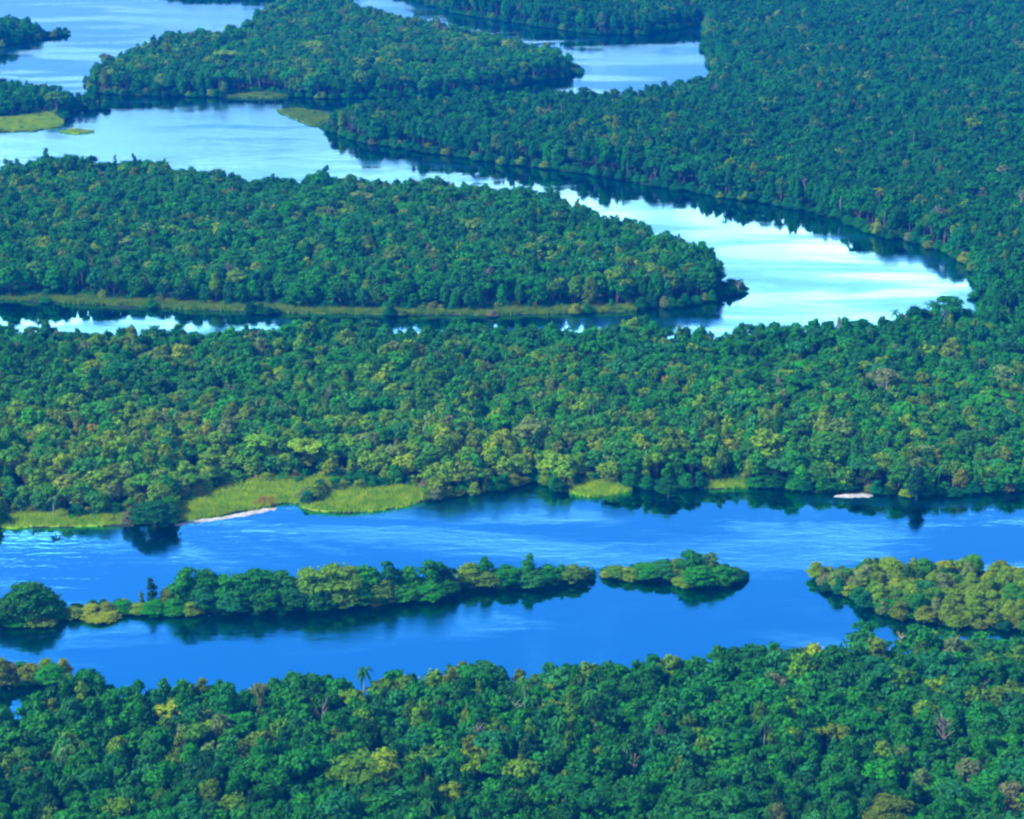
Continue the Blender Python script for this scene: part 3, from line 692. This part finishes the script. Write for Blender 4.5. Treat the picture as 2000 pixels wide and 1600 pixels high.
for j, (x, y, h, w, colr) in enumerate(sorted(LAYOUT['island_shrub'], key=lambda t: t[0])):
    lab = '%s low shrub at the waterline of the island chain, %s from the west' % (WORD[colr], ORD[j])
    put_tree('riverside_shrub', lab, 'shrub', 'shrubs along the island chain', x, y, h*1.05, w*1.1, colr, 'shrub', r.uniform(0, 6.28), 1.0, z=0.15)

# bare trees
def bare_tree(x, y, h, w, lab, mat, seed):
    rr_ = np.random.default_rng(seed)
    e = bpy.data.objects.new('bare_tree', None); e.location = (x, y, 0.2); e['label'] = lab; e['category'] = 'bare tree'; link(e)
    v, q = tube([(0, 0, -0.5), (0.2, 0, h*.35), (-0.1, 0.2, h*.7), (0.2, 0.1, h)], [0.34, 0.27, 0.2, 0.09], 7)
    link(bpy.data.objects.new('trunk', mesh_from('bare_trunk', v, q, None, [mat], smooth=True)), e)
    for k in range(7 if w > 3 else 3):
        a = rr_.uniform(0, 6.28); z0 = h*rr_.uniform(.45, .9); L = w*.5*rr_.uniform(.6, 1.1)
        dx, dy = math.cos(a)*L, math.sin(a)*L
        v, q = tube([(0, 0, z0), (dx*.5, dy*.5, z0+L*.45), (dx, dy, min(h*1.02, z0+L*.8))], [0.15, 0.11, 0.05], 5)
        v2, q2 = tube([(dx*.5, dy*.5, z0+L*.45), (dx*.6+L*.3*rr_.normal(), dy*.6+L*.3*rr_.normal(), z0+L*.9)], [0.1, 0.04], 5)
        vv, qq, _ = join([(v, q, None), (v2, q2, None)])
        link(bpy.data.objects.new('branch', mesh_from('bare_branch', vv, qq, None, [mat], smooth=True)), e)
for k, (x, y, h, w, lab) in enumerate(LAYOUT['bare']):
    bare_tree(x, y, h, max(w, 1.5), lab, M_salmon if 'salmon' in lab else M_pale, 300+k)

# palms
def palm(x, y, h, w, lab, seed):
    rr_ = np.random.default_rng(seed)
    e = bpy.data.objects.new('palm_tree', None); e.location = (x, y, 0.2); e['label'] = lab; e['category'] = 'palm'; link(e)
    v, q = tube([(0, 0, -0.5), (0.15, 0, h*.5), (0.3, 0.1, h*.9)], [0.24, 0.18, 0.15], 7)
    link(bpy.data.objects.new('trunk', mesh_from('palm_trunk', v, q, None, [M_pale], smooth=True)), e)
    for k in range(14):
        a = 2*math.pi*k/14+rr_.uniform(-.15, .15); up = rr_.uniform(0.15, 0.95); Lf = w*.55*rr_.uniform(.85, 1.15)
        V, Q = [], []
        for s_ in range(7):
            t = s_/6; rad = Lf*t; z = h*.9+Lf*(up*t-1.05*t*t*0.9)
            c_ = np.array([0.3+math.cos(a)*rad, 0.1+math.sin(a)*rad, z]); sd = np.array([-math.sin(a), math.cos(a), 0])*(0.42*math.sin(math.pi*min(1, .12+t*.9)))
            V += [c_-sd-np.array([0, 0, .12]), c_, c_+sd-np.array([0, 0, .12])]
            if s_: b = 3*s_; Q += [(b-3, b-2, b+1, b), (b-2, b-1, b+2, b+1)]
        o = link(bpy.data.objects.new('frond', mesh_from('palm_frond', V, Q, None, [M_leaf])), e)
        o['tint'] = [0.05, 0.13, 0.04]
for k, (x, y, h, w, lab) in enumerate(LAYOUT['palm']):
    palm(x, y, h, max(w, 5.5), lab, 400+k)

# ------------------------------------------------------------------ the rest of the forest: one mass that repeats the tree shapes
rest = np.where(~single & ~gone)[0]
mp_, ms_, mr_, mt_, mi_ = [], [], [], [], []
for i in rest:
    st = tst[i]; js = r.uniform(0.78, 1.26)*(0.84 if TK[i] == 'F' else 0.92 if TK[i] == 'A' else 1.0)
    mp_.append((TX[i, 0], TX[i, 1], 0.25-sink[i] if TK[i] != 'B' else -1.6)); ms_.append((tw[i]/10.4, tw[i]/10.4, th[i]/16.2)); mr_.append(trot[i])
    mt_.append(blend(NAMES[tcol[i]], random.uniform(0.15, 0.75), js*(1+0.22*yel[i]), yel[i])); uu = random.random()
    if uu < 0.026:
        st = 'palm' if uu < 0.02 else 'bare'; g_ = random.uniform(0.55, 0.75)
        ms_[-1] = (g_, g_, th[i]/15.6*(1.06 if st == 'palm' else 0.98)); mt_[-1] = np.array((0.03, 0.15, 0.02))*js
    mi_.append(random.choice(mass_index[st]))
# low growth along every bank
def bank_points(poly, step, r, inw):
    out = []
    n = len(poly)
    A2 = sum(poly[i][0]*poly[(i+1) % n][1]-poly[(i+1) % n][0]*poly[i][1] for i in range(n)); sg = 1 if A2 > 0 else -1
    for i in range(n):
        a = np.array(poly[i]); b = np.array(poly[(i+1) % n]); L = np.hypot(*(b-a))
        if L < 1e-3 or L > 400: continue
        nr = np.array([-(b-a)[1], (b-a)[0]])/L*sg
        for k in range(max(1, int(round(L/step)))):
            out.append(a+(b-a)*r.random()+nr*r.uniform(*inw))
    return np.array(out)
for key in LAND:
    B_ = bank_points(LAND[key], 2.6, r, (-1.2, 3.0))
    ok = in_frame(B_, 30)
    for mk_, mpoly in MARSH.items():
        ok &= ~inside(B_, rough_outline(mpoly, 1e9)) & (edge_dist(B_, mpoly) > 1.5)
    for mk_, spoly in LAYOUT['sand'].items():
        ok &= edge_dist(B_, spoly) > 2.5
    B_ = B_[ok]
    cc = pick_colours(B_, r, np.full(len(B_), 0.15+0.6*YEL.get(key, 0.3)))
    for q, c_ in zip(B_, cc):
        hh = r.uniform(3.0, 7.0) if key not in ('C', 'D') else r.uniform(1.6, 3.2); ww = r.uniform(4.5, 8.0) if key not in ('C', 'D') else r.uniform(3.0, 4.6)
        mp_.append((q[0], q[1], 0.1)); ms_.append((ww/10.4, ww/10.4, hh/14.5)); mr_.append(r.uniform(0, 6.28)); mt_.append(CA[c_]*r.uniform(.7, 1.1)); mi_.append(random.choice(mass_index['shrub']))
# thicket where the forest meets the marsh
for mk_, mpoly in MARSH.items():
    B_ = bank_points(mpoly, 2.6, r, (-3.0, 1.0))
    ok = in_frame(B_, 30)
    on = np.zeros(len(B_), bool)
    for key in LAND: on |= inside(B_, LAND[key]) & (edge_dist(B_, LAND[key]) > 3.0)
    B_ = B_[ok & on]
    cc = pick_colours(B_, r, np.full(len(B_), 0.45))
    for q, c_ in zip(B_, cc):
        hh = r.uniform(2.0, 5.5); ww = r.uniform(4.0, 7.0)
        mp_.append((q[0], q[1], 0.1)); ms_.append((ww/10.4, ww/10.4, hh/14.5)); mr_.append(r.uniform(0, 6.28)); mt_.append(CA[c_]*r.uniform(.7, 1.1)); mi_.append(random.choice(mass_index['shrub']))
# scattered bushes on the marshes
for mk_, mpoly in MARSH.items():
    Q, _, d = scatter(mpoly, 9.0, r, 1.0)
    for q in Q:
        if r.random() < (0.22 if mk_ != 'middle_spit' else 0.9):
            mp_.append((q[0], q[1], 0.3)); hh = r.uniform(1.2, 2.8); ww = r.uniform(2.5, 5)
            ms_.append((ww/10.4, ww/10.4, hh/14.5)); mr_.append(r.uniform(0, 6.28)); mt_.append(np.array(COL[random.choice(['green', 'lime', 'mid', 'olive'])])); mi_.append(random.choice(mass_index['shrub']))

pm = bpy.data.meshes.new('forest_points')
pm.vertices.add(len(mp_)); pm.vertices.foreach_set('co', np.array(mp_, np.float32).ravel())
def attr(name, typ, data, key):
    a = pm.attributes.new(name, typ, 'POINT'); a.data.foreach_set(key, np.ascontiguousarray(data).ravel())
attr('tint', 'FLOAT_VECTOR', np.array(mt_, np.float32), 'vector')
attr('size', 'FLOAT_VECTOR', np.array(ms_, np.float32), 'vector')
attr('turn', 'FLOAT', np.array(mr_, np.float32), 'value')
attr('shape', 'INT', np.array(mi_, np.int32), 'value')
forest = link(bpy.data.objects.new('forest', pm))
forest['kind'] = 'stuff'; forest['label'] = 'dense green rainforest covering the banks of the winding river'; forest['category'] = 'forest'
ng = bpy.data.node_groups.new('forest_repeat', 'GeometryNodeTree')
ng.interface.new_socket('Geometry', in_out='INPUT', socket_type='NodeSocketGeometry')
ng.interface.new_socket('Geometry', in_out='OUTPUT', socket_type='NodeSocketGeometry')
gi = ng.nodes.new('NodeGroupInput'); go = ng.nodes.new('NodeGroupOutput')
iop = ng.nodes.new('GeometryNodeInstanceOnPoints')
ci = ng.nodes.new('GeometryNodeCollectionInfo')
ci.inputs['Collection'].default_value = MASS
ci.inputs['Separate Children'].default_value = True
ci.inputs['Reset Children'].default_value = True
iop.inputs['Pick Instance'].default_value = True
def named(nm, typ):
    a = ng.nodes.new('GeometryNodeInputNamedAttribute'); a.data_type = typ; a.inputs['Name'].default_value = nm
    return a.outputs[0]
rot = ng.nodes.new('ShaderNodeCombineXYZ')
gl = ng.links
gl.new(named('turn', 'FLOAT'), rot.inputs['Z'])
gl.new(gi.outputs[0], iop.inputs['Points'])
gl.new(ci.outputs[0], iop.inputs['Instance'])
gl.new(named('shape', 'INT'), iop.inputs['Instance Index'])
gl.new(rot.outputs[0], iop.inputs['Rotation'])
gl.new(named('size', 'FLOAT_VECTOR'), iop.inputs['Scale'])
gl.new(iop.outputs[0], go.inputs[0])
md = forest.modifiers.new('repeat', 'NODES'); md.node_group = ng

# ------------------------------------------------------------------ marsh grass
def grass_material(name, c1, c2):
    m, n, l = new_mat(name)
    geo = n.new('ShaderNodeNewGeometry')
    nz = n.new('ShaderNodeTexNoise'); nz.inputs['Scale'].default_value = 0.16; nz.inputs['Detail'].default_value = 3
    l.new(geo.outputs['Position'], nz.inputs['Vector'])
    ad = n.new('ShaderNodeMath'); ad.operation = 'MULTIPLY_ADD'; ad.inputs[1].default_value = 0.35
    l.new(geo.outputs['Random Per Island'], ad.inputs[0]); l.new(nz.outputs['Fac'], ad.inputs[2])
    cr_ = n.new('ShaderNodeMapRange'); cr_.inputs['From Min'].default_value = 0.45; cr_.inputs['From Max'].default_value = 0.9
    l.new(ad.outputs[0], cr_.inputs['Value'])
    mx = n.new('ShaderNodeMix'); mx.data_type = 'RGBA'; mx.inputs['A'].default_value = (*c1, 1); mx.inputs['B'].default_value = (*c2, 1)
    l.new(cr_.outputs[0], mx.inputs['Factor'])
    d = n.new('ShaderNodeBsdfDiffuse'); t = n.new('ShaderNodeBsdfTranslucent')
    l.new(mx.outputs['Result'], d.inputs[0]); l.new(mx.outputs['Result'], t.inputs[0])
    ms = n.new('ShaderNodeMixShader'); ms.inputs[0].default_value = 0.35
    l.new(d.outputs[0], ms.inputs[1]); l.new(t.outputs[0], ms.inputs[2])
    o = n.new('ShaderNodeOutputMaterial'); l.new(ms.outputs[0], o.inputs['Surface'])
    return m
M_grass = grass_material('marsh_grass', (0.14, 0.34, 0.001), (0.42, 0.56, 0.002))
M_sedge = grass_material('green_sedge', (0.06, 0.20, 0.004), (0.24, 0.34, 0.008))
M_red = grass_material('red_water_plants', (0.30, 0.10, 0.02), (0.36, 0.20, 0.04))
def grass_patch(name, label, poly, per_m2, height, mat, seed):
    rr_ = np.random.default_rng(seed)
    P = np.array(poly); lo, hi = P.min(0)-2, P.max(0)+2
    n = int(min(60000, (hi-lo).prod()*per_m2))
    Q = lo+rr_.random((n, 2))*(hi-lo)
    ed = edge_dist(Q, poly); ins = inside(Q, poly)
    fray = 2.2*vnoise(Q, 5, seed+1)-0.5          # the sward creeps out over the water here and draws back there
    Q = Q[((ins & (ed > -fray)) | (~ins & (ed < fray))) & in_frame(Q, 20)]; n = len(Q)
    hh = height*(0.6+0.7*vnoise(Q, 9, seed))*rr_.uniform(.7, 1.2, n)
    V = np.zeros((n, 3, 3, 3)); a0 = rr_.uniform(0, 6.28, n)
    for k in range(3):
        a = a0+k*2.1; w = rr_.uniform(.14, .30, n)
        lean = rr_.normal(0, .28, (n, 2))*hh[:, None]
        dx = np.stack([np.cos(a), np.sin(a)], 1)
        off = rr_.normal(0, .22, (n, 2))
        V[:, k, 0, :2] = Q+off-dx*w[:, None]; V[:, k, 1, :2] = Q+off+dx*w[:, None]; V[:, k, 2, :2] = Q+off+lean
        V[:, k, :2, 2] = -0.1; V[:, k, 2, 2] = 0.4+hh
    me = mesh_from(name, V.reshape(-1, 3), None, np.arange(n*9).reshape(-1, 3), [mat])
    o = link(bpy.data.objects.new(name, me)); o['kind'] = 'stuff'; o['label'] = label; o['category'] = 'grass'
    return o
GL = {'east_meadow': 'yellow-green marsh grass behind the white sand beach', 'east_spit': 'tongue of marsh grass in the lower river east of the beach',
      'round_islet': 'small oval islet of yellow marsh grass in the lower river', 'west_fringe': 'marsh grass along the western margin of the lower river',
      'shore_fringe': 'small patch of grass at the foot of the middle forest', 'channel_fringe': 'long thin fringe of grass along the narrow channel',
      'west_meadow': 'bright marsh grass in front of the western wooded point', 'west_islet': 'tiny grass islet beside the western marsh',
      'middle_spit': 'low green spit of marsh plants at the far bank point', 'far_fringe': 'low green fringe under the far headland trees'}
for k, (key, poly) in enumerate(MARSH.items()):
    grass_patch('marsh_grass', GL[key], poly, 3.2, 1.5 if key != 'channel_fringe' else 2.0, M_sedge if key in ('channel_fringe', 'middle_spit', 'far_fringe') else M_grass, 500+k)
o = grass_patch('red_marsh_plants', 'small reddish patch of water plants at the end of the beach', LAYOUT['red'], 6, 1.3, M_red, 600)

# ------------------------------------------------------------------ humid air
def haze(density, colour):
    X = 11500
    V = [(x, y, z) for z in (-2.5, 345) for x, y in ((-X, -X), (X, -X), (X, X), (-X, X))]
    Q = [(0, 3, 2, 1), (4, 5, 6, 7), (0, 1, 5, 4), (1, 2, 6, 5), (2, 3, 7, 6), (3, 0, 4, 7)]
    m, n, l = new_mat('humid_air')
    pv = n.new('ShaderNodeVolumePrincipled')
    pv.inputs['Density'].default_value = density
    pv.inputs['Color'].default_value = (*colour, 1)
    pv.inputs['Anisotropy'].default_value = 0.0
    o = n.new('ShaderNodeOutputMaterial'); l.new(pv.outputs[0], o.inputs['Volume'])
    hz = link(bpy.data.objects.new('haze', mesh_from('haze', V, Q, None, [m]))); hz['kind'] = 'stuff'
haze(0.0001, (0.0, 0.24, 1.0))
